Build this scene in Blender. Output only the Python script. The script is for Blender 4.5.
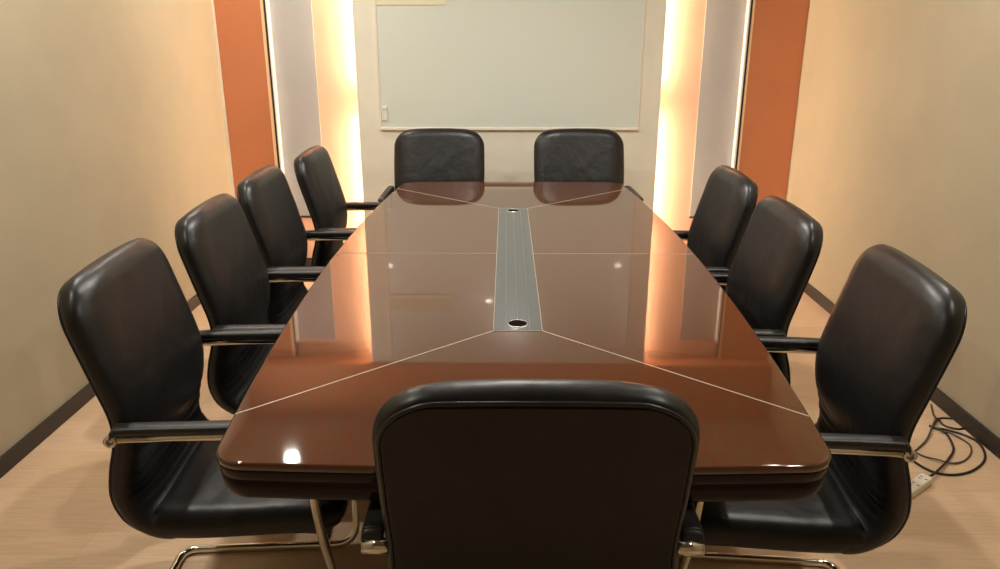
import bpy, bmesh, math, random
from mathutils import Vector, Matrix
PI = math.pi
R = math.radians
for o in list(bpy.data.objects):
    bpy.data.objects.remove(o, do_unlink=True)
SC = bpy.context.scene
COL = SC.collection

# ------------------------------------------------------------------ camera
CAM_Z, FPX, PITCH = 1.50, 755.0, 18.15
cd = bpy.data.cameras.new('camera')
cd.sensor_width = 36.0
cd.lens = FPX / 1000.0 * 36.0
cd.clip_start = 0.02
cam = bpy.data.objects.new('camera', cd)
COL.objects.link(cam)
cam.location = (0, 0, CAM_Z)
cam.rotation_euler = (R(90 - PITCH), 0, R(0.45))
SC.camera = cam

# ------------------------------------------------------------------ exposure, world
SC.view_settings.view_transform = 'Standard'
SC.view_settings.look = 'None'
SC.view_settings.gamma = 1.0
SC.view_settings.use_curve_mapping = False
SC.view_settings.exposure = 0.0
w = bpy.data.worlds.new('world')
SC.world = w
w.use_nodes = True
w.node_tree.nodes['Background'].inputs[0].default_value = (0.9, 0.8, 0.65, 1)
w.node_tree.nodes['Background'].inputs[1].default_value = 0.05

# room dimensions (metres, camera above the origin)
XL, XR, YB, YN, ZC = -1.815, 1.858, 5.0, -1.3, 2.6
LAMP_COL = (1.0, 0.945, 0.85)
LAMP_W = 16.0
TUBE_COL = (1.0, 0.745, 0.50)
TUBE_E = 95.0
# recessed ceiling lamps: x, y, power factor
DOWNLIGHTS = [(-1.37, 1.15), (1.33, 1.15), (-1.37, 2.70), (1.33, 2.70),
              (-1.37, 4.25), (0.08, 3.13), (-0.17, 2.40)]
DOWN_POWER = [0.7, 0.7, 0.9, 0.9, 0.8, 1.7, 0.7]
for (lx, ly), p in zip(DOWNLIGHTS, DOWN_POWER):
    ld = bpy.data.lights.new('downlight_beam', 'AREA')
    ld.shape = 'DISK'
    ld.size = 0.065
    ld.energy = LAMP_W * p
    ld.color = LAMP_COL
    lo = bpy.data.objects.new('downlight_beam', ld)
    COL.objects.link(lo)
    lo.location = (lx, ly, ZC - 0.012)

# ------------------------------------------------------------------ helpers
def tag(o, label=None, cat=None, group=None, kind=None):
    if label: o['label'] = label
    if cat: o['category'] = cat
    if group: o['group'] = group
    if kind: o['kind'] = kind
    return o

def link(name, bm, m, parent=None, smooth=True):
    me = bpy.data.meshes.new(name)
    bmesh.ops.recalc_face_normals(bm, faces=bm.faces[:])
    bm.to_mesh(me)
    bm.free()
    if smooth:
        for p in me.polygons: p.use_smooth = True
    me.materials.append(m)
    o = bpy.data.objects.new(name, me)
    COL.objects.link(o)
    if parent: o.parent = parent
    return o

def empty(name, loc, rz=0.0):
    o = bpy.data.objects.new(name, None)
    o.empty_display_size = 0.1
    COL.objects.link(o)
    o.location = loc
    o.rotation_euler = (0, 0, rz)
    return o

def copy_tree(o, parent=None):
    c = o.copy()
    COL.objects.link(c)
    c.parent = parent
    for ch in list(o.children):
        copy_tree(ch, c)
    return c

def box(bm, x0, x1, y0, y1, z0, z1, bev=0.0, seg=2):
    r = bmesh.ops.create_cube(bm, size=1.0)
    vs = r['verts']
    for v in vs:
        v.co = Vector(((x0 + x1) / 2 + v.co.x * (x1 - x0), (y0 + y1) / 2 + v.co.y * (y1 - y0), (z0 + z1) / 2 + v.co.z * (z1 - z0)))
    if bev > 0:
        es = list({e for v in vs for e in v.link_edges})
        bmesh.ops.bevel(bm, geom=es, offset=bev, segments=seg, profile=0.5, affect='EDGES')

def catmull(pts, n=12, closed=False):
    out = []
    P = [Vector(p) for p in pts]
    N = len(P)
    rng = range(N if closed else N - 1)
    for i in rng:
        if closed:
            a, b, c, d = P[(i - 1) % N], P[i], P[(i + 1) % N], P[(i + 2) % N]
        else:
            b, c = P[i], P[i + 1]
            a = P[i - 1] if i > 0 else b * 2 - c
            d = P[i + 2] if i + 2 < N else c * 2 - b
        for k in range(n):
            t = k / n
            out.append(0.5 * ((2 * b) + (c - a) * t + (2 * a - 5 * b + 4 * c - d) * t * t + (3 * b - a - 3 * c + d) * t ** 3))
    if not closed: out.append(P[-1].copy())
    return out

def fillet(pts, r, n=8):
    P = [Vector(p) for p in pts]
    out = [P[0]]
    for i in range(1, len(P) - 1):
        a, b, c = P[i - 1], P[i], P[i + 1]
        rr = r[i] if isinstance(r, (list, tuple)) else r
        u = (a - b).normalized(); v = (c - b).normalized()
        d = min(rr, (a - b).length * .49, (c - b).length * .49)
        s, e = b + u * d, b + v * d
        for k in range(n + 1):
            t = k / n
            out.append(s * (1 - t) ** 2 + b * 2 * t * (1 - t) + e * t * t)
    out.append(P[-1])
    return out

def tube(bm, pts, rad, seg=14, closed=False, caps=True, flat=1.0):
    P = [Vector(p) for p in pts]
    N = len(P)
    rings = []
    prev = None
    for i in range(N):
        if closed:
            t = (P[(i + 1) % N] - P[i - 1]).normalized()
        else:
            t = (P[min(i + 1, N - 1)] - P[max(i - 1, 0)]).normalized()
        if prev is None:
            ref = Vector((0, 0, 1)) if abs(t.z) < .9 else Vector((1, 0, 0))
            nrm = (ref - t * ref.dot(t)).normalized()
        else:
            nrm = (prev - t * prev.dot(t)).normalized()
        prev = nrm
        bn = t.cross(nrm)
        rings.append([bm.verts.new(P[i] + nrm * math.cos(2 * PI * k / seg) * rad * flat + bn * math.sin(2 * PI * k / seg) * rad) for k in range(seg)])
    for i in range(N if closed else N - 1):
        a, b = rings[i], rings[(i + 1) % N]
        for k in range(seg):
            bm.faces.new((a[k], a[(k + 1) % seg], b[(k + 1) % seg], b[k]))
    if caps and not closed:
        bm.faces.new(rings[0]); bm.faces.new(rings[-1])

def lathe(bm, prof, cx=0, cy=0, seg=32):
    rings = []
    for r, z in prof:
        if r < 1e-6:
            rings.append([bm.verts.new((cx, cy, z))])
        else:
            rings.append([bm.verts.new((cx + r * math.cos(2 * PI * k / seg), cy + r * math.sin(2 * PI * k / seg), z)) for k in range(seg)])
    for a, b in zip(rings, rings[1:]):
        for k in range(seg):
            k2 = (k + 1) % seg
            if len(a) == 1: bm.faces.new((a[0], b[k], b[k2]))
            elif len(b) == 1: bm.faces.new((a[k], a[k2], b[0]))
            else: bm.faces.new((a[k], a[k2], b[k2], b[k]))

# ------------------------------------------------------------------ materials
def srgb(r, g, b):
    f = lambda c: (c / 255) / 12.92 if c / 255 <= .04045 else ((c / 255 + .055) / 1.055) ** 2.4
    return (f(r), f(g), f(b), 1)

def mat(name, col, rough=0.5, metal=0.0, coat=0.0, coat_rough=0.05, spec=0.5):
    m = bpy.data.materials.new(name)
    m.use_nodes = True
    b = m.node_tree.nodes['Principled BSDF']
    b.inputs['Base Color'].default_value = col
    b.inputs['Roughness'].default_value = rough
    b.inputs['Metallic'].default_value = metal
    b.inputs['Coat Weight'].default_value = coat
    b.inputs['Coat Roughness'].default_value = coat_rough
    b.inputs['Specular IOR Level'].default_value = spec
    return m, m.node_tree, b

def nd(nt, t, **kw):
    n = nt.nodes.new(t)
    for k, v in kw.items():
        setattr(n, k, v)
    return n

def coords(nt, scale=(1, 1, 1), kind='Object'):
    tc = nd(nt, 'ShaderNodeTexCoord')
    mp = nd(nt, 'ShaderNodeMapping')
    mp.inputs['Scale'].default_value = scale
    nt.links.new(tc.outputs[kind], mp.inputs['Vector'])
    return mp.outputs['Vector']

def noise(nt, vec, scale, detail=3, rough=0.5):
    n = nd(nt, 'ShaderNodeTexNoise')
    n.inputs['Scale'].default_value = scale
    n.inputs['Detail'].default_value = detail
    n.inputs['Roughness'].default_value = rough
    nt.links.new(vec, n.inputs['Vector'])
    return n.outputs['Fac']

def ramp(nt, fac, stops):
    r = nd(nt, 'ShaderNodeValToRGB')
    while len(r.color_ramp.elements) < len(stops):
        r.color_ramp.elements.new(0.5)
    for e, (p, c) in zip(r.color_ramp.elements, stops):
        e.position = p; e.color = c
    nt.links.new(fac, r.inputs['Fac'])
    return r.outputs['Color']

def bump(nt, b, h, strength, dist=0.002):
    n = nd(nt, 'ShaderNodeBump')
    n.inputs['Strength'].default_value = strength
    n.inputs['Distance'].default_value = dist
    nt.links.new(h, n.inputs['Height'])
    nt.links.new(n.outputs['Normal'], b.inputs['Normal'])

def shade(c, k): return (c[0] * k, c[1] * k, c[2] * k, 1)

def fabric_wall(name, col):
    m, nt, b = mat(name, col, 0.8, spec=0.2)
    v = coords(nt, (1, 1, 1))
    f = noise(nt, v, 3, 5, .6)
    nt.links.new(ramp(nt, f, [(0.3, shade(col, .95)), (0.7, shade(col, 1.04))]), b.inputs['Base Color'])
    v2 = coords(nt, (60, 60, 260))
    bump(nt, b, noise(nt, v2, 3, 2), .12, .001)
    return m

WALLC = srgb(180, 169, 144)
M = {}
M['wall'] = fabric_wall('beige_wallpaper', WALLC)
M['wall_back'] = fabric_wall('cream_wall_covering', srgb(234, 230, 214))
M['orange'] = fabric_wall('orange_panel', srgb(202, 130, 90))
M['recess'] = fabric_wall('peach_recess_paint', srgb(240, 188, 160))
M['ceil'] = mat('ceiling_paint', srgb(146, 130, 108), 0.9, spec=.1)[0]
M['base'] = mat('dark_brown_baseboard', srgb(44, 39, 35), 0.45)[0]
M['grey'] = fabric_wall('grey_panel_board', srgb(174, 173, 173))
M['white_edge'] = mat('white_trim_and_edge_glow', srgb(240, 238, 232), 0.35)[0]  # white fittings, and the glow painted on the grey boards' outer edges
M['cream_lit_edge'] = mat('orange_panel_lit_edge', srgb(244, 205, 160), 0.5)[0]  # pale tone painting the lit rim of the orange panels
M['black'] = mat('black_rubber', (0.012, 0.012, 0.012, 1), 0.5)[0]

m, nt, b = mat('floor_oak_laminate', srgb(206, 170, 128), 0.38)
v = coords(nt)
br = nd(nt, 'ShaderNodeTexBrick')
br.offset = 0.37; br.offset_frequency = 1
br.inputs['Scale'].default_value = 1.0
br.inputs['Brick Width'].default_value = 0.95
br.inputs['Row Height'].default_value = 0.12
br.inputs['Mortar Size'].default_value = 0.0009
br.inputs['Mortar Smooth'].default_value = 0.3
br.inputs['Color1'].default_value = srgb(214, 184, 152)
br.inputs['Color2'].default_value = srgb(205, 174, 140)
br.inputs['Mortar'].default_value = srgb(188, 160, 122)
nt.links.new(v, br.inputs['Vector'])
g = noise(nt, coords(nt, (2.2, 26, 1)), 4, 6, .65)
mx = nd(nt, 'ShaderNodeMix', data_type='RGBA', blend_type='MULTIPLY')
mx.inputs[0].default_value = 1.0
nt.links.new(br.outputs['Color'], mx.inputs[6])
nt.links.new(ramp(nt, g, [(0.25, (.88, .85, .82, 1)), (0.7, (1.06, 1.06, 1.06, 1))]), mx.inputs[7])
nt.links.new(mx.outputs[2], b.inputs['Base Color'])
bump(nt, b, br.outputs['Fac'], -.2, .001)
M['floor'] = m

def wood(name, c0, c1, rough, coat):
    m, nt, b = mat(name, c0, rough, coat=coat, coat_rough=.035)
    b.inputs['Coat IOR'].default_value = 1.62
    b.inputs['Specular IOR Level'].default_value = 0.05
    f = noise(nt, coords(nt, (60, 5.0, 8)), 2.4, 8, .6)
    col = ramp(nt, f, [(0.3, c0), (0.72, c1)])
    nt.links.new(col, b.inputs['Base Color'])
    return m
M['table'] = wood('polished_mahogany', (0.094, 0.0165, 0.0020, 1), (0.070, 0.0325, 0.0100, 1), 0.5, 1.0)
M['table_edge'] = wood('shaded_dark_mahogany', srgb(26, 12, 9), srgb(36, 18, 13), 0.35, .3)  # dark wood, with the shade below the table rim darkened into its colour
M['seam'] = mat('pale_inlay_line', srgb(196, 184, 166), 0.3)[0]
M['channel'] = mat('grey_cable_channel', srgb(68, 74, 76), 0.4, metal=.1, coat=.6)[0]
M['channel_line'] = mat('light_channel_line', srgb(112, 118, 118), 0.35, metal=.3)[0]
M['channel_edge'] = mat('grey_channel_edge', srgb(165, 158, 146), 0.35)[0]
M['silver'] = mat('silver_ring', srgb(200, 200, 196), 0.25, metal=.9)[0]

def leather(name, col, rough, k=1.0):
    m, nt, b = mat(name, col, rough, spec=.5)
    v = coords(nt)
    f = noise(nt, v, 240, 3, .6)
    f2 = noise(nt, v, 14, 3, .5)
    nt.links.new(ramp(nt, f2, [(0.3, shade(col, .85)), (0.7, shade(col, 1.2))]), b.inputs['Base Color'])
    n1 = nd(nt, 'ShaderNodeBump'); n1.inputs['Strength'].default_value = .42 * k; n1.inputs['Distance'].default_value = .010
    nt.links.new(noise(nt, v, 11, 2, .5), n1.inputs['Height'])
    n2 = nd(nt, 'ShaderNodeBump'); n2.inputs['Strength'].default_value = .10 * k; n2.inputs['Distance'].default_value = .001
    nt.links.new(f, n2.inputs['Height']); nt.links.new(n1.outputs['Normal'], n2.inputs['Normal'])
    nt.links.new(n2.outputs['Normal'], b.inputs['Normal'])
    return m
M['leather'] = leather('black_leather', srgb(25, 24, 25), 0.38)
M['leather_back'] = leather('black_back_vinyl', srgb(32, 29, 28), 0.62)
M['piping'] = leather('black_piping', srgb(34, 31, 30), 0.33)
M['pad'] = leather('black_arm_pad', srgb(36, 34, 33), 0.4)
M['chrome'] = mat('chrome', srgb(225, 220, 208), 0.12, metal=1.0)[0]

m, nt, b = mat('glass_board', srgb(224, 230, 220), 0.25, coat=1.0, coat_rough=.02)
M['board'] = m
M['board_frame'] = mat('pale_aluminium', srgb(246, 238, 222), 0.35)[0]
M['patch'] = mat('cream_patch', srgb(214, 212, 190), 0.6)[0]
M['patch_edge'] = mat('cream_patch_edge', srgb(236, 228, 196), 0.5)[0]
M['clip'] = mat('white_plastic', srgb(232, 230, 216), 0.4)[0]
M['socket'] = mat('ivory_plastic', srgb(226, 220, 200), 0.4)[0]
M['hole'] = mat('grommet_hole_black', (0.004, 0.004, 0.004, 1), 0.9, spec=0.05)[0]
M['slot'] = mat('dark_slot', srgb(40, 36, 30), 0.6)[0]
M['cable'] = mat('black_cable', srgb(30, 28, 26), 0.45)[0]
M['cable_grey'] = mat('grey_cable', srgb(78, 70, 60), 0.5)[0]

def emit(name, col, e):
    m = bpy.data.materials.new(name)
    m.use_nodes = True
    nt = m.node_tree
    nt.nodes.remove(nt.nodes['Principled BSDF'])
    n = nd(nt, 'ShaderNodeEmission')
    n.inputs[0].default_value = (*col, 1)
    n.inputs[1].default_value = e
    nt.links.new(n.outputs[0], nt.nodes['Material Output'].inputs[0])
    return m
M['lamp'] = emit('downlight_lens', LAMP_COL, 30)
M['tube'] = emit('warm_tube', TUBE_COL, TUBE_E)

# ------------------------------------------------------------------ room shell
def struct(name, m, *boxes, bev=0.0, parent=None):
    bm = bmesh.new()
    for bx in boxes: box(bm, *bx, bev=bev)
    o = link(name, bm, m, parent, smooth=False)
    if not parent: o['kind'] = 'structure'
    return o

T = 0.12
struct('floor', M['floor'], (XL - T, XR + T, YN - T, YB + T, -T, 0))
struct('ceiling', M['ceil'], (XL - T, XR + T, YN - T, YB + T, ZC, ZC + T))
struct('wall_left', M['wall'], (XL - T, XL, YN - T, YB + T, 0, ZC))
struct('wall_right', M['wall'], (XR, XR + T, YN - T, YB + T, 0, ZC))
struct('wall_near', M['wall'], (XL, XR, YN - T, YN, 0, ZC))
struct('wall_back', M['recess'], (XL, XR, YB, YB + T, 0, ZC))
# centre of the back wall stands forward of the lit recesses
CX0, CX1 = -0.934, 0.968
struct('wall_back_center', M['wall_back'], (CX0, CX1, YB - 0.135, YB - 0.10, 0.0, ZC))
# side strips of the back wall: orange, with lit edges painted in cream and black edges next to the grey boards
OL, ORR = -1.493, 1.508
struct('wall_back_left', M['orange'], (XL, OL - 0.024, YB - 0.05, YB, 0, ZC))
struct('wall_back_right', M['orange'], (ORR + 0.018, XR, YB - 0.05, YB, 0, ZC))
struct('trim_1', M['cream_lit_edge'], (OL - 0.024, OL - 0.006, YB - 0.055, YB, 0, ZC))
struct('trim_2', M['cream_lit_edge'], (ORR + 0.006, ORR + 0.018, YB - 0.055, YB, 0, ZC))
struct('trim_3', M['black'], (OL - 0.006, OL + 0.006, YB - 0.045, YB, 0, ZC))
struct('trim_4', M['black'], (ORR - 0.006, ORR + 0.006, YB - 0.045, YB, 0, ZC))
struct('trim_5', M['wall_back'], (XL, XL + 0.012, YB - 0.062, YB - 0.05, 0, ZC))
struct('trim_6', M['orange'], (XL, XR, YB - 0.16, YB - 0.051, 2.20, ZC))
H = 0.068
struct('baseboard_left', M['base'], (XL, XL + 0.012, YN, YB - 0.07, 0, H), bev=.002)
struct('baseboard_right', M['base'], (XR - 0.012, XR, YN, YB - 0.05, 0, H), bev=.002)
struct('baseboard_near', M['base'], (XL + 0.012, XR - 0.012, YN, YN + 0.012, 0, H), bev=.002)
struct('baseboard_back', M['base'], (XL + 0.012, CX0, YB - 0.07, YB - 0.055, 0, H),
       (CX0, CX1, YB - 0.147, YB - 0.135, 0, H), (CX1, XR - 0.012, YB - 0.07, YB - 0.055, 0, H))

# grey boards beside the lit recesses
def grey_board(x0, x1, outer, side):
    t = empty('wall_panel', ((x0 + x1) / 2, YB, 0.35))
    cx = (x0 + x1) / 2
    bm = bmesh.new(); box(bm, x0 - cx, x1 - cx, -0.006, -0.0, 0, 1.72)
    link('board', bm, M['grey'], t, False)
    bm = bmesh.new()
    e0, e1 = (x0 - 0.012, x0) if outer < 0 else (x1, x1 + 0.012)
    box(bm, e0 - cx, e1 - cx, -0.055, 0.0, 0, 1.72, bev=.002)
    link('edge_glow_strip', bm, M['white_edge'], t, False)  # white strip standing in for the glow along the outer edge
    bm = bmesh.new(); box(bm, x0 - cx, x1 - cx, -0.010, 0.0, -0.012, 0, bev=.002)
    link('bottom_rail', bm, M['base'], t, False)
    tag(t, 'tall narrow grey wall board between orange strip and glowing recess, %s of the writing board' % side, 'wall panel', 'grey wall boards')
grey_board(OL + 0.020, -1.213, -1, 'left')
grey_board(1.240, ORR - 0.020, 1, 'right')

# warm tubes hidden behind the edges of the centre panel
for cx, side in ((CX0 + 0.035, 'left'), (CX1 - 0.035, 'right')):
    t = empty('tube_light', (cx, YB - 0.045, 0.10))
    bm = bmesh.new()
    for k in range(2):
        tube(bm, [(0, 0, (-0.05, 1.12)[k]), (0, 0, (0.92, 2.06)[k])], 0.013, 12)
    link('tube', bm, M['tube'], t)
    bm = bmesh.new(); box(bm, -0.018, 0.018, 0.020, 0.045, 0, 2.09)
    link('fitting', bm, M['white_edge'], t, False)
    tag(t, 'warm tube lamp behind the %s edge of the cream centre wall' % side, 'light', 'tube lamps behind the centre wall')

# ceiling downlights
def downlight(x, y, label):
    t = empty('downlight', (x, y, ZC))
    bm = bmesh.new()
    lathe(bm, [(0.050, -0.001), (0.050, -0.008), (0.056, -0.010), (0.068, -0.006), (0.070, 0.0)])
    link('rim', bm, M['white_edge'], t)
    bm = bmesh.new(); lathe(bm, [(0.0, -0.006), (0.049, -0.006), (0.049, -0.001)])
    link('lens', bm, M['lamp'], t)
    tag(t, label, 'ceiling light', 'round recessed ceiling lights')
names = ['left wall beside the camera', 'right wall beside the camera', 'left wall above the middle chairs', 'right wall above the middle chairs',
         'left end of the back wall', 'writing board over the table centre', 'middle of the table']
for (x, y), n in zip(DOWNLIGHTS, names):
    downlight(x, y, 'round recessed ceiling lamp near the ' + n if 'board' not in n and 'middle of' not in n else 'round recessed ceiling lamp above the ' + n.replace('writing board over the ', ''))

# ------------------------------------------------------------------ writing board
BX0, BX1, BZ0, BZ1, BY = -0.789, 0.831, 0.956, 2.16, YB - 0.135
t = empty('writing_board', ((BX0 + BX1) / 2, BY, BZ0))
hw = (BX1 - BX0) / 2
bm = bmesh.new(); box(bm, -hw, hw, -0.014, 0, 0, BZ1 - BZ0, bev=.001)
link('glass_surface', bm, M['board'], t, False)
bm = bmesh.new()
box(bm, -hw - 0.006, hw + 0.006, -0.022, 0, -0.016, 0, bev=.002)
link('bottom_rail', bm, M['board_frame'], t, False)
bm = bmesh.new()
box(bm, -hw - 0.005, -hw, -0.018, 0, 0, BZ1 - BZ0); box(bm, hw, hw + 0.005, -0.018, 0, 0, BZ1 - BZ0)
box(bm, -hw - 0.005, hw + 0.005, -0.018, 0, BZ1 - BZ0, BZ1 - BZ0 + 0.012)
link('side_frame', bm, M['board_frame'], t, False)
tag(t, 'large pale grey green glass writing board on the cream back wall', 'whiteboard')
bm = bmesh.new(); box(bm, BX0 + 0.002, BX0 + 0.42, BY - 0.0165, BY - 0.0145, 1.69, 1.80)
o = link('board_patch', bm, M['patch'], None, False)  # thin flat cream patch laid over the upper left of the board
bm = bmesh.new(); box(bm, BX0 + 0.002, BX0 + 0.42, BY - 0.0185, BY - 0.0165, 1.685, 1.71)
link('bottom_strip', bm, M['patch_edge'], o, False)
tag(o, 'pale cream patch at the top left corner of the writing board', 'patch')
bm = bmesh.new(); box(bm, BX0 + 0.006, BX0 + 0.042, BY - 0.022, BY - 0.0145, 0.998, 1.088, bev=.003)
box(bm, BX0 + 0.012, BX0 + 0.036, BY - 0.026, BY - 0.022, 1.07, 1.083, bev=.002)
tag(link('wall_clip', bm, M['clip'], None, False), 'small white clip at the lower left edge of the writing board', 'clip')

# ------------------------------------------------------------------ conference table
TH, TCX, TY0, TY1 = 0.760, 0.033, 1.204, 4.026
TCY = (TY0 + TY1) / 2
tb = empty('conference_table', (TCX, TCY, 0))
tag(tb, 'long boat shaped mahogany conference table with grey cable strip down its middle', 'table')
L2 = (TY1 - TY0) / 2
def hwid(y): return 0.648 - 0.0715 * (y / L2) ** 2
def outline(inset, rc=0.07, n=30):
    pts = []
    Lx = L2 - inset
    def edge(y): return hwid(y) - inset
    rc = max(rc - inset * .5, .02)
    yc = Lx - rc
    right = [(edge(-yc + 2 * yc * k / n), -yc + 2 * yc * k / n) for k in range(n + 1)]
    cxr = edge(yc) - rc
    arc = [(cxr + rc * math.cos(a), yc + rc * math.sin(a)) for a in [PI / 2 * k / 8 for k in range(1, 9)]]
    endbow = [(cxr - 2 * cxr * k / 10, Lx + 0.012 * (1 - (1 - 2 * k / 10) ** 2)) for k in range(1, 10)]
    half = right + arc + endbow
    top = half
    full = [p for p in top]
    # left side by symmetry
    arcl = [(-x, y) for (x, y) in reversed(arc)]
    leftp = [(-x, y) for (x, y) in reversed(right)]
    full += arcl + leftp
    arc2 = [(-x, -y) for (x, y) in arc]
    end2 = [(-x, -y) for (x, y) in endbow]
    full += arc2 + end2 + [(x, -y) for (x, y) in reversed(arc)]
    return full
def stack(bm, levels):
    rings = []
    for inset, z in levels:
        rings.append([bm.verts.new((x, y, z)) for x, y in outline(inset)])
    for a, b2 in zip(rings, rings[1:]):
        n = len(a)
        for k in range(n):
            bm.faces.new((a[k], a[(k + 1) % n], b2[(k + 1) % n], b2[k]))
    bm.faces.new(rings[0]); bm.faces.new(rings[-1])
def flatten_caps(o, ang=35):
    me = o.data
    for p in me.polygons:
        if len(p.vertices) > 8: p.use_smooth = False
bm = bmesh.new()
lv = [(0.006, TH)]
for k in range(1, 7):
    a = PI / 2 * k / 6
    lv.append((0.006 * (1 - math.sin(a)), TH - 0.006 * (1 - math.cos(a))))
lv += [(0.0, TH - 0.014)]
stack(bm, lv)
o = link('tabletop', bm, M['table'], tb); flatten_caps(o)
bm = bmesh.new()
stack(bm, [(0.008, TH - 0.0142), (0.001, TH - 0.0145), (0.001, TH - 0.020), (0.003, TH - 0.036), (0.006, TH - 0.0385), (0.004, TH - 0.041), (0.006, TH - 0.062), (0.009, TH - 0.074), (0.015, TH - 0.082), (0.024, TH - 0.086), (0.05, TH - 0.087)])
o = link('table_edge', bm, M['table_edge'], tb); flatten_caps(o)
# pale seams
def strip(bm, a, b2, wdt, z0=TH - 0.001, z1=TH + 0.0006):
    a, b2 = Vector(a), Vector(b2)
    d = (b2 - a).normalized(); nn = Vector((-d.y, d.x)) * wdt / 2
    vs = [bm.verts.new((p.x, p.y, z)) for z in (z0, z1) for p in (a + nn, b2 + nn, b2 - nn, a - nn)]
    bm.faces.new(vs[4:8]); bm.faces.new(vs[0:4][::-1])
    for k in range(4): bm.faces.new((vs[k], vs[(k + 1) % 4], vs[4 + (k + 1) % 4], vs[4 + k]))
SY, SW = 0.752, 0.065
for s in (-1, 1):
    for q in (-1, 1):
        bm = bmesh.new()
        ye = q * (L2 - 0.190)
        strip(bm, (s * SW, q * SY), (s * (hwid(ye) - 0.004), ye), 0.0032)
        link('diagonal_seam', bm, M['seam'], tb, False)
bm = bmesh.new()
strip(bm, (-hwid(0) + 0.01, 0), (-SW, 0), 0.0022)
strip(bm, (SW, 0), (hwid(0) - 0.01, 0), 0.0022)
link('cross_seam', bm, M['seam'], tb, False)
bm = bmesh.new()
box(bm, -SW, SW, -SY, SY, TH - 0.003, TH + 0.0008)
ch = link('cable_channel', bm, M['channel'], tb, False)
bm = bmesh.new()
for x in (-0.032, 0.0, 0.032): strip(bm, (x, -SY), (x, SY), 0.0016, TH, TH + 0.0014)
link('channel_rib', bm, M['channel_line'], ch, False)
bm = bmesh.new()
for s in (-1, 1):
    strip(bm, (s * SW, -SY), (s * SW, SY), 0.0018, TH, TH + 0.0012)
    strip(bm, (-SW, s * SY), (SW, s * SY), 0.0026, TH, TH + 0.0012)
link('channel_border', bm, M['channel_edge'], ch, False)
for s in (-1, 1):
    y = s * (SY - 0.050)
    bm = bmesh.new(); lathe(bm, [(0.025, TH + 0.0010), (0.025, TH + 0.003), (0.0275, TH + 0.003), (0.029, TH + 0.0010)], 0, y)
    g = link('cable_grommet', bm, M['silver'], tb)
    bm = bmesh.new(); lathe(bm, [(0.0, TH + 0.0018), (0.0252, TH + 0.0018), (0.0252, TH + 0.001)], 0, y)
    link('grommet_hole', bm, M['hole'], g, False)
for s in (-1, 1):
    bm = bmesh.new(); box(bm, -0.24, 0.24, s * 0.78 - 0.03, s * 0.78 + 0.03, 0.03, TH - 0.087, bev=.004)
    box(bm, -0.28, 0.28, s * 0.78 - 0.06, s * 0.78 + 0.06, 0.0, 0.04, bev=.006)
    link('pedestal', bm, M['table_edge'], tb, False)
bm = bmesh.new(); box(bm, -0.015, 0.015, -0.75, 0.75, 0.25, TH - 0.087, bev=.003)
link('stretcher_panel', bm, M['table_edge'], tb, False)

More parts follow.
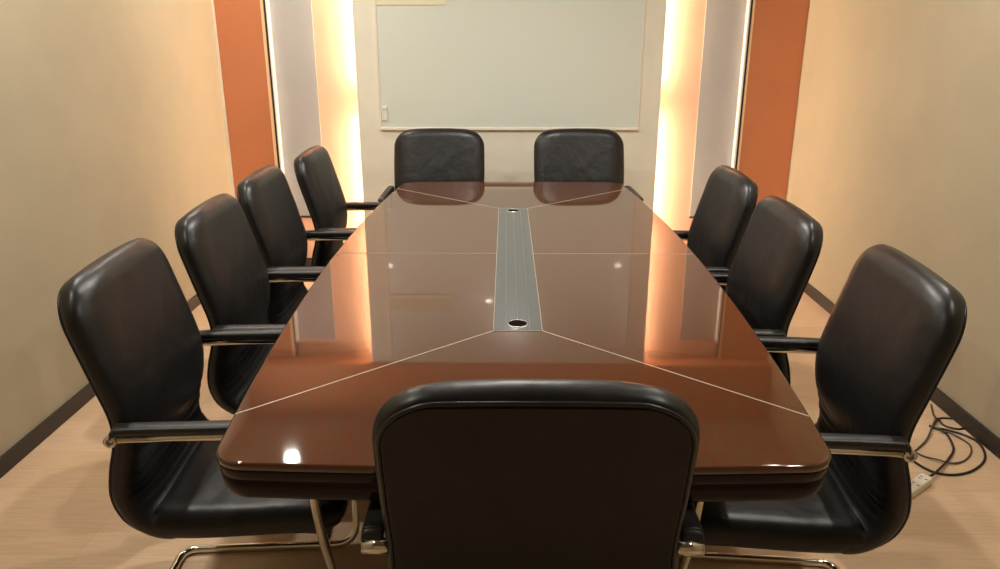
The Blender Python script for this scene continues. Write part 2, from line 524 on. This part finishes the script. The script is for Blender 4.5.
# ------------------------------------------------------------------ cantilever armchair (local +X is forward, origin below the arm mounts)
def arclen(P):
    s = [0]
    for a, b2 in zip(P, P[1:]): s.append(s[-1] + (b2 - a).length)
    return s
def sample(P, S, s):
    s = max(0, min(S[-1], s))
    for i in range(len(P) - 1):
        if s <= S[i + 1] or i == len(P) - 2:
            f = (s - S[i]) / max(1e-9, S[i + 1] - S[i])
            p = P[i].lerp(P[i + 1], f)
            a = P[max(i - 1, 0)]; b2 = P[min(i + 2, len(P) - 1)]
            return p, (b2 - a).normalized()
class Cushion:
    """closed upholstered body swept along a side profile; front = side the sitter touches"""
    def __init__(s, prof, W, Rc, tf, tr, rf, rr, end=0.03, Rend=0.03, pleat=None, dome=0.12, wfun=None, rfu=None):
        s.rfu = rfu
        s.P = catmull([(x, 0, z) for x, z in prof], 14); s.S = arclen(s.P); s.L = s.S[-1]
        s.W, s.Rc, s.tf, s.tr, s.rf, s.rr, s.end, s.Rend, s.pleat, s.dome, s.wfun = W, Rc, tf, tr, rf, rr, end, Rend, pleat, dome, wfun
    def dims(s, d):
        W = s.W * (s.wfun(d / s.L) if s.wfun else 1)
        if d < s.Rc: W = W - s.Rc + math.sqrt(max(0, s.Rc ** 2 - (s.Rc - d) ** 2))
        e = s.L - d
        if e < s.Rend: W = W - s.Rend + math.sqrt(max(0, s.Rend ** 2 - (s.Rend - e) ** 2))
        def th(t, r):
            k = 1.0
            if d < r: k *= math.sqrt(max(0, 1 - ((r - d) / r) ** 2))
            if e < s.end: k *= math.sqrt(max(0, 1 - ((s.end - e) / s.end) ** 2))
            return t * k
        return W, th(s.tf, s.rf), th(s.tr, s.rr)
    def pt(s, d, u, front, off=0.0):
        W, tf, tr = s.dims(d)
        p, tg = sample(s.P, s.S, d)
        nrm = Vector((-tg.z, 0, tg.x))
        r = s.rf if front else s.rr
        t = tf if front else tr
        if front and s.rfu: r = min(s.rfu, W * .6)
        au = abs(u) * W
        k = 1.0
        if au > W - r: k = math.sqrt(max(0, 1 - ((au - (W - r)) / r) ** 2))
        k *= 1 + (s.dome if front else .06) * (1 - (u) ** 2)
        o = t * k + (off if k > .2 else off * k)
        if front and s.pleat: o += s.pleat(d / s.L, u) * min(1, k)
        if s.rfu and d < .3: p = p + tg * (0.006 * abs(u) ** 2.5 * (1 - d / .3))
        return p + nrm * (o if front else -o) + Vector((0, u * W, 0))
    def inset(s, d, q):
        if d >= s.Rc: return s.dims(d)[0] - q
        return s.dims(s.Rc)[0] - s.Rc + math.sqrt(max(0, (s.Rc - q) ** 2 - (s.Rc - d) ** 2))
    def at(s, d, y, off=0.0):
        W = s.dims(d)[0]
        return s.pt(d, max(-1, min(1, y / W)), False, off)
    def mesh(s, nd_=70, nu=22):
        bm = bmesh.new()
        ds = []
        for k in range(nd_ + 1):
            t = k / nd_
            ds.append(s.L * (t - math.sin(2 * PI * t) / (2 * PI) * 0.75))
        us = [math.sin((k / nu - .5) * PI) for k in range(nu + 1)]
        rings = []
        for d in ds:
            ring = [bm.verts.new(s.pt(d, u, True)) for u in us] + [bm.verts.new(s.pt(d, u, False)) for u in reversed(us[1:-1])]
            rings.append(ring)
        n = len(rings[0])
        for a, b2 in zip(rings, rings[1:]):
            for k in range(n):
                bm.faces.new((a[k], a[(k + 1) % n], b2[(k + 1) % n], b2[k]))
        for rg in (rings[0], rings[-1]):
            m_ = len(us)
            f, bk = rg[:m_], [rg[0]] + rg[m_:][::-1] + [rg[m_ - 1]]
            for k in range(m_ - 1):
                vs = []
                for v_ in (f[k], f[k + 1], bk[k + 1], bk[k]):
                    if v_ not in vs: vs.append(v_)
                if len(vs) > 2:
                    try: bm.faces.new(vs)
                    except ValueError: pass
        bmesh.ops.remove_doubles(bm, verts=bm.verts[:], dist=1e-5)
        return bm

def pleats(t, u):
    if 0.58 < t < 0.86:
        e = math.sin((t - .58) / .28 * PI)
        ph = (t - .58) / .28 * 6 * 2 * PI + 2.2 * u * u
        return 0.0055 * e * (abs(math.sin(ph * .5)) * 2 - 1.3) * (1 - .35 * u * u)
    return 0
back_prof = [(-0.078, 0.990), (-0.062, 0.930), (-0.040, 0.850), (-0.014, 0.760), (0.010, 0.665), (0.008, 0.590), (-0.012, 0.515), (-0.020, 0.445), (0.004, 0.388), (0.050, 0.356), (0.105, 0.351)]
seat_prof = [(0.480, 0.328), (0.455, 0.350), (0.390, 0.360), (0.28, 0.358), (0.17, 0.355), (0.09, 0.357), (0.015, 0.368)]

def bump_w(t): return 1.0 - 0.075 * max(0, (t - .35)) if t > .35 else 1.0 - .035 * max(0, .25 - t)
BACK = Cushion(back_prof, 0.267, 0.108, 0.037, 0.030, 0.055, 0.022, end=.03, rfu=.10, pleat=pleats, wfun=bump_w)
# seat profile runs front to rear; its "front" side must face up, so run the normal the other way
class Seat(Cushion):
    pass
SEAT = Seat(list(reversed(seat_prof)), 0.256, 0.03, 0.040, 0.036, 0.045, 0.03, end=.045, Rend=.07, dome=.18)

def tube_ring(bm, c, r0, r1, y0, y1, seg=20):
    """a short ring along local Y"""
    prof = [(r0, y0), (r1, y0), (r1, y1), (r0, y1)]
    rings = [[bm.verts.new((c[0] + r * math.cos(2 * PI * k / seg), yy, c[2] + r * math.sin(2 * PI * k / seg))) for k in range(seg)] for r, yy in prof]
    for i in range(4):
        a, b2 = rings[i], rings[(i + 1) % 4]
        for k in range(seg): bm.faces.new((a[k], a[(k + 1) % seg], b2[(k + 1) % seg], b2[k]))

AH, AY, BYW = 0.634, 0.287, 0.135
def make_chair():
    t = empty('armchair', (0, 0, 0))
    bk = link('backrest', BACK.mesh(90, 26), M['leather'], t)
    # rear cover
    bm = bmesh.new()
    Q = 0.019
    D0, D1, nD, nU = Q + 0.0008, BACK.L * .93, 56, 20
    grid = []
    for i in range(nD + 1):
        d = D0 + (D1 - D0) * (i / nD) ** 1.6
        Wq = BACK.inset(d, Q)
        grid.append([BACK.at(d, Wq * math.sin((j / nU - .5) * PI), 0.0030 - 0.012 * max(0, (i - nD + 5) / 5)) for j in range(nU + 1)])
    V = [[bm.verts.new(p) for p in row] for row in grid]
    V2 = [[bm.verts.new(p + Vector((0.007, 0, 0.0))) for p in row] for row in grid]
    for i in range(nD):
        for j in range(nU):
            bm.faces.new((V[i][j], V[i][j + 1], V[i + 1][j + 1], V[i + 1][j]))
            bm.faces.new((V2[i][j], V2[i + 1][j], V2[i + 1][j + 1], V2[i][j + 1]))
    for i in range(nD):
        bm.faces.new((V[i][0], V[i + 1][0], V2[i + 1][0], V2[i][0])); bm.faces.new((V[i][nU], V2[i][nU], V2[i + 1][nU], V[i + 1][nU]))
    for j in range(nU):
        bm.faces.new((V[0][j], V2[0][j], V2[0][j + 1], V[0][j + 1])); bm.faces.new((V[nD][j], V[nD][j + 1], V2[nD][j + 1], V2[nD][j]))
    link('rear_cover', bm, M['leather_back'], bk)
    # piping along the rear edge
    path = []
    q, n = 0.014, 40
    for i in range(n + 1):
        d = BACK.Rc + (BACK.L * .97 - BACK.Rc) * (1 - i / n)
        path.append(BACK.at(d, -BACK.inset(d, q), -0.014 * max(0, 1 - i / 7)))
    W0 = BACK.dims(BACK.Rc)[0]
    for i in range(1, 13):
        a = PI / 2 * i / 12
        path.append(BACK.at(BACK.Rc - (BACK.Rc - q) * math.sin(a), -(W0 - BACK.Rc) - (BACK.Rc - q) * math.cos(a)))
    side = list(path)
    for j in range(1, 8): path.append(BACK.at(q, (W0 - BACK.Rc) * (-1 + 2 * j / 8)))
    path += [Vector((p.x, -p.y, p.z)) for p in reversed(side)]
    bm = bmesh.new(); tube(bm, path, 0.0042, 8)
    link('piping', bm, M['piping'], bk)
    st = link('seat', SEAT.mesh(60, 24), M['leather'], t)
    # chrome frame: arm, front leg, floor runner, rear bar, and back up the other side
    half = [(0.002, AY, AH - 0.002), (0.425, AY, AH - 0.002), (0.447, AY - 0.006, 0.345), (0.462, BYW, 0.0125), (-0.062, BYW, 0.0125), (-0.062, 0, 0.0125)]
    path = [Vector(p) for p in half] + [Vector((p[0], -p[1], p[2])) for p in reversed(half[:-1])]
    bm = bmesh.new(); tube(bm, fillet(path, [0, .07, .15, .07, .05, .01, .05, .07, .15, .07, 0], 8), 0.0122, 16)
    link('frame', bm, M['chrome'], t)
    for s in (-1, 1):
        bm = bmesh.new()
        pts = [(-0.004, s * AY, AH + 0.004), (0.008, s * AY, AH + 0.016), (0.03, s * AY, AH + 0.020), (0.19, s * AY, AH + 0.020), (0.34, s * AY, AH + 0.019), (0.375, s * AY, AH + 0.012)]
        pp = catmull(pts, 6)
        rings = []
        for i, p in enumerate(pp):
            e = min(1, min(i, len(pp) - 1 - i) / 3 * .5 + .5)
            rings.append([bm.verts.new(p + Vector((0, math.copysign(abs(math.cos(a)) ** .75, math.cos(a)) * 0.0205 * e, math.copysign(abs(math.sin(a)) ** .8, math.sin(a)) * 0.0125 * e))) for a in [2 * PI * k / 18 for k in range(18)]])
        for a, b2 in zip(rings, rings[1:]):
            for k in range(18): bm.faces.new((a[k], a[(k + 1) % 18], b2[(k + 1) % 18], b2[k]))
        bm.faces.new(rings[0]); bm.faces.new(rings[-1])
        link('arm_pad', bm, M['pad'], t)
        bm = bmesh.new()
        y0, y1 = (0.248, 0.305) if s > 0 else (-0.305, -0.248)
        tube_ring(bm, (0, 0, AH - 0.002), 0.0085, 0.0145, y0, y1)
        tube(bm, [(0, y0 + 0.004, AH - .002), (0, y1 - 0.004, AH - .002)], 0.0088, 14)
        mt = link('arm_mount', bm, M['chrome'], t)
        bm = bmesh.new()
        box(bm, 0.13, 0.44, s * 0.195 - 0.012, s * 0.195 + 0.012, 0.306, 0.319, bev=.003)
        link('seat_rail', bm, M['chrome'], t)
    bm = bmesh.new(); tube(bm, [(0.448, -0.250, 0.296), (0.448, 0.250, 0.296)], 0.0105, 14)
    link('cross_bar', bm, M['chrome'], t)
    return t

proto = make_chair()
# x, y of the arm mounts' midpoint, heading of the seat (degrees, 0 = +X), label
CH = [
 (-0.910, 1.802, 3.5, 'black leather armchair on the left of the table, nearest the camera', 'chairs along the left side'),
 (-0.903, 2.417, 2.6, 'black leather armchair second from the camera on the table\'s left side', 'chairs along the left side'),
 (-0.922, 3.032, 1.5, 'black leather armchair third from the camera on the left, before the orange strip', 'chairs along the left side'),
 (-0.870, 3.650, 1, 'farthest black leather armchair on the left, beside the glowing recess', 'chairs along the left side'),
 (0.906, 1.755, 175.5, 'black leather armchair on the right, nearest the camera, in front of coiled cables', 'chairs along the right side'),
 (0.842, 2.395, 179, 'black leather armchair in the middle of the three on the right', 'chairs along the right side'),
 (0.853, 3.045, 180, 'farthest black leather armchair on the right side of the table', 'chairs along the right side'),
 (-0.393, 4.430, 270, 'black leather armchair at the far table end, left one below the writing board', 'chairs at the far end'),
 (0.432, 4.430, 272.5, 'black leather armchair at the far table end, right one below the writing board', 'chairs at the far end'),
 (0.049, 1.140, 90, 'black leather armchair at the near table end, seen from behind', None),
]
for i, (x, y, a, lab, grp) in enumerate(CH):
    c = proto if i == 0 else copy_tree(proto)
    c.location = (x, y, 0); c.rotation_euler = (0, 0, R(a))
    tag(c, lab, 'chair')
    c['group'] = 'black leather armchairs around the table'

# ------------------------------------------------------------------ power strip and cables on the floor
def fl(px, py, h=0.0):
    """floor point under a spot of the photograph"""
    a = R(PITCH) + math.atan((py - 284.5) / FPX)
    D = (CAM_Z - h) / math.tan(a)
    z = D * math.cos(R(PITCH)) + (CAM_Z - h) * math.sin(R(PITCH))
    return ((px - 506) / FPX * z, D, h)
a, b2 = Vector(fl(924, 481)), Vector(fl(890, 506))
d = (b2 - a)
ang = math.atan2(d.y, d.x)
ps = empty('power_strip', a + d * .5, ang)
Lp = 0.26
bm = bmesh.new(); box(bm, -Lp / 2, Lp / 2, -0.021, 0.021, 0, 0.030, bev=.005, seg=3)
link('housing', bm, M['socket'], ps)
for k in range(4):
    bm = bmesh.new()
    cx = -0.095 + k * .06
    box(bm, cx - .003, cx + .003, 0.008, 0.016, 0.0292, 0.0304); box(bm, cx - .010, cx - .006, -0.012, -0.003, 0.0292, 0.0304); box(bm, cx + .006, cx + .010, -0.012, -0.003, 0.0292, 0.0304)
    link('socket', bm, M['slot'], ps, False)
tag(ps, 'ivory power strip on the floor behind the nearest right armchair', 'power strip')

def cable(pts, r, m, label, name='power_cable', zoff=None):
    P = [Vector(fl(x, y)) for x, y in pts]
    for i, p in enumerate(P): p.z = r + (zoff[i] if zoff else 0)
    bm = bmesh.new(); tube(bm, catmull(P, 10), r, 8)
    tag(link(name, bm, m), label, 'cable', 'cables on the floor by the right wall')
cable([(928, 425), (935, 428), (945, 433), (952, 448), (947, 459), (940, 468), (931, 477), (924, 481)], .0045, M['cable'], 'black cable running straight down into the power strip', zoff=[0, 0, 0, .002, .005, .009, .013, .014])
cable([(905, 455), (918, 464), (932, 471), (950, 474), (968, 471), (981, 462), (983, 452), (976, 441), (962, 434), (945, 429), (930, 427)], .0045, M['cable'], 'black cable forming the widest loop on the floor by the right wall')
cable([(908, 448), (922, 455), (936, 460), (950, 463), (962, 460), (969, 453), (969, 445), (962, 439), (950, 434), (938, 431)], .0035, M['cable_grey'], 'thin grey cable looped inside the widest black loop', zoff=[0, 0, .006, .004, 0, 0, 0, 0, .006, .006])
cable([(932, 426), (937, 418), (949, 417.5), (959, 420), (964, 424.5), (959, 428), (950, 427), (942, 424), (936, 419)], .004, M['cable'], 'small black cable loop closest to the right baseboard', zoff=[.006, 0, 0, 0, 0, 0, 0, 0, .008])
cable([(930, 404), (932, 413), (934, 420), (931, 427), (925, 440), (912, 452)], .004, M['cable_grey'], 'short grey cable end lying behind the nearest right armchair', zoff=[0, 0, .010, .012, .003, 0])
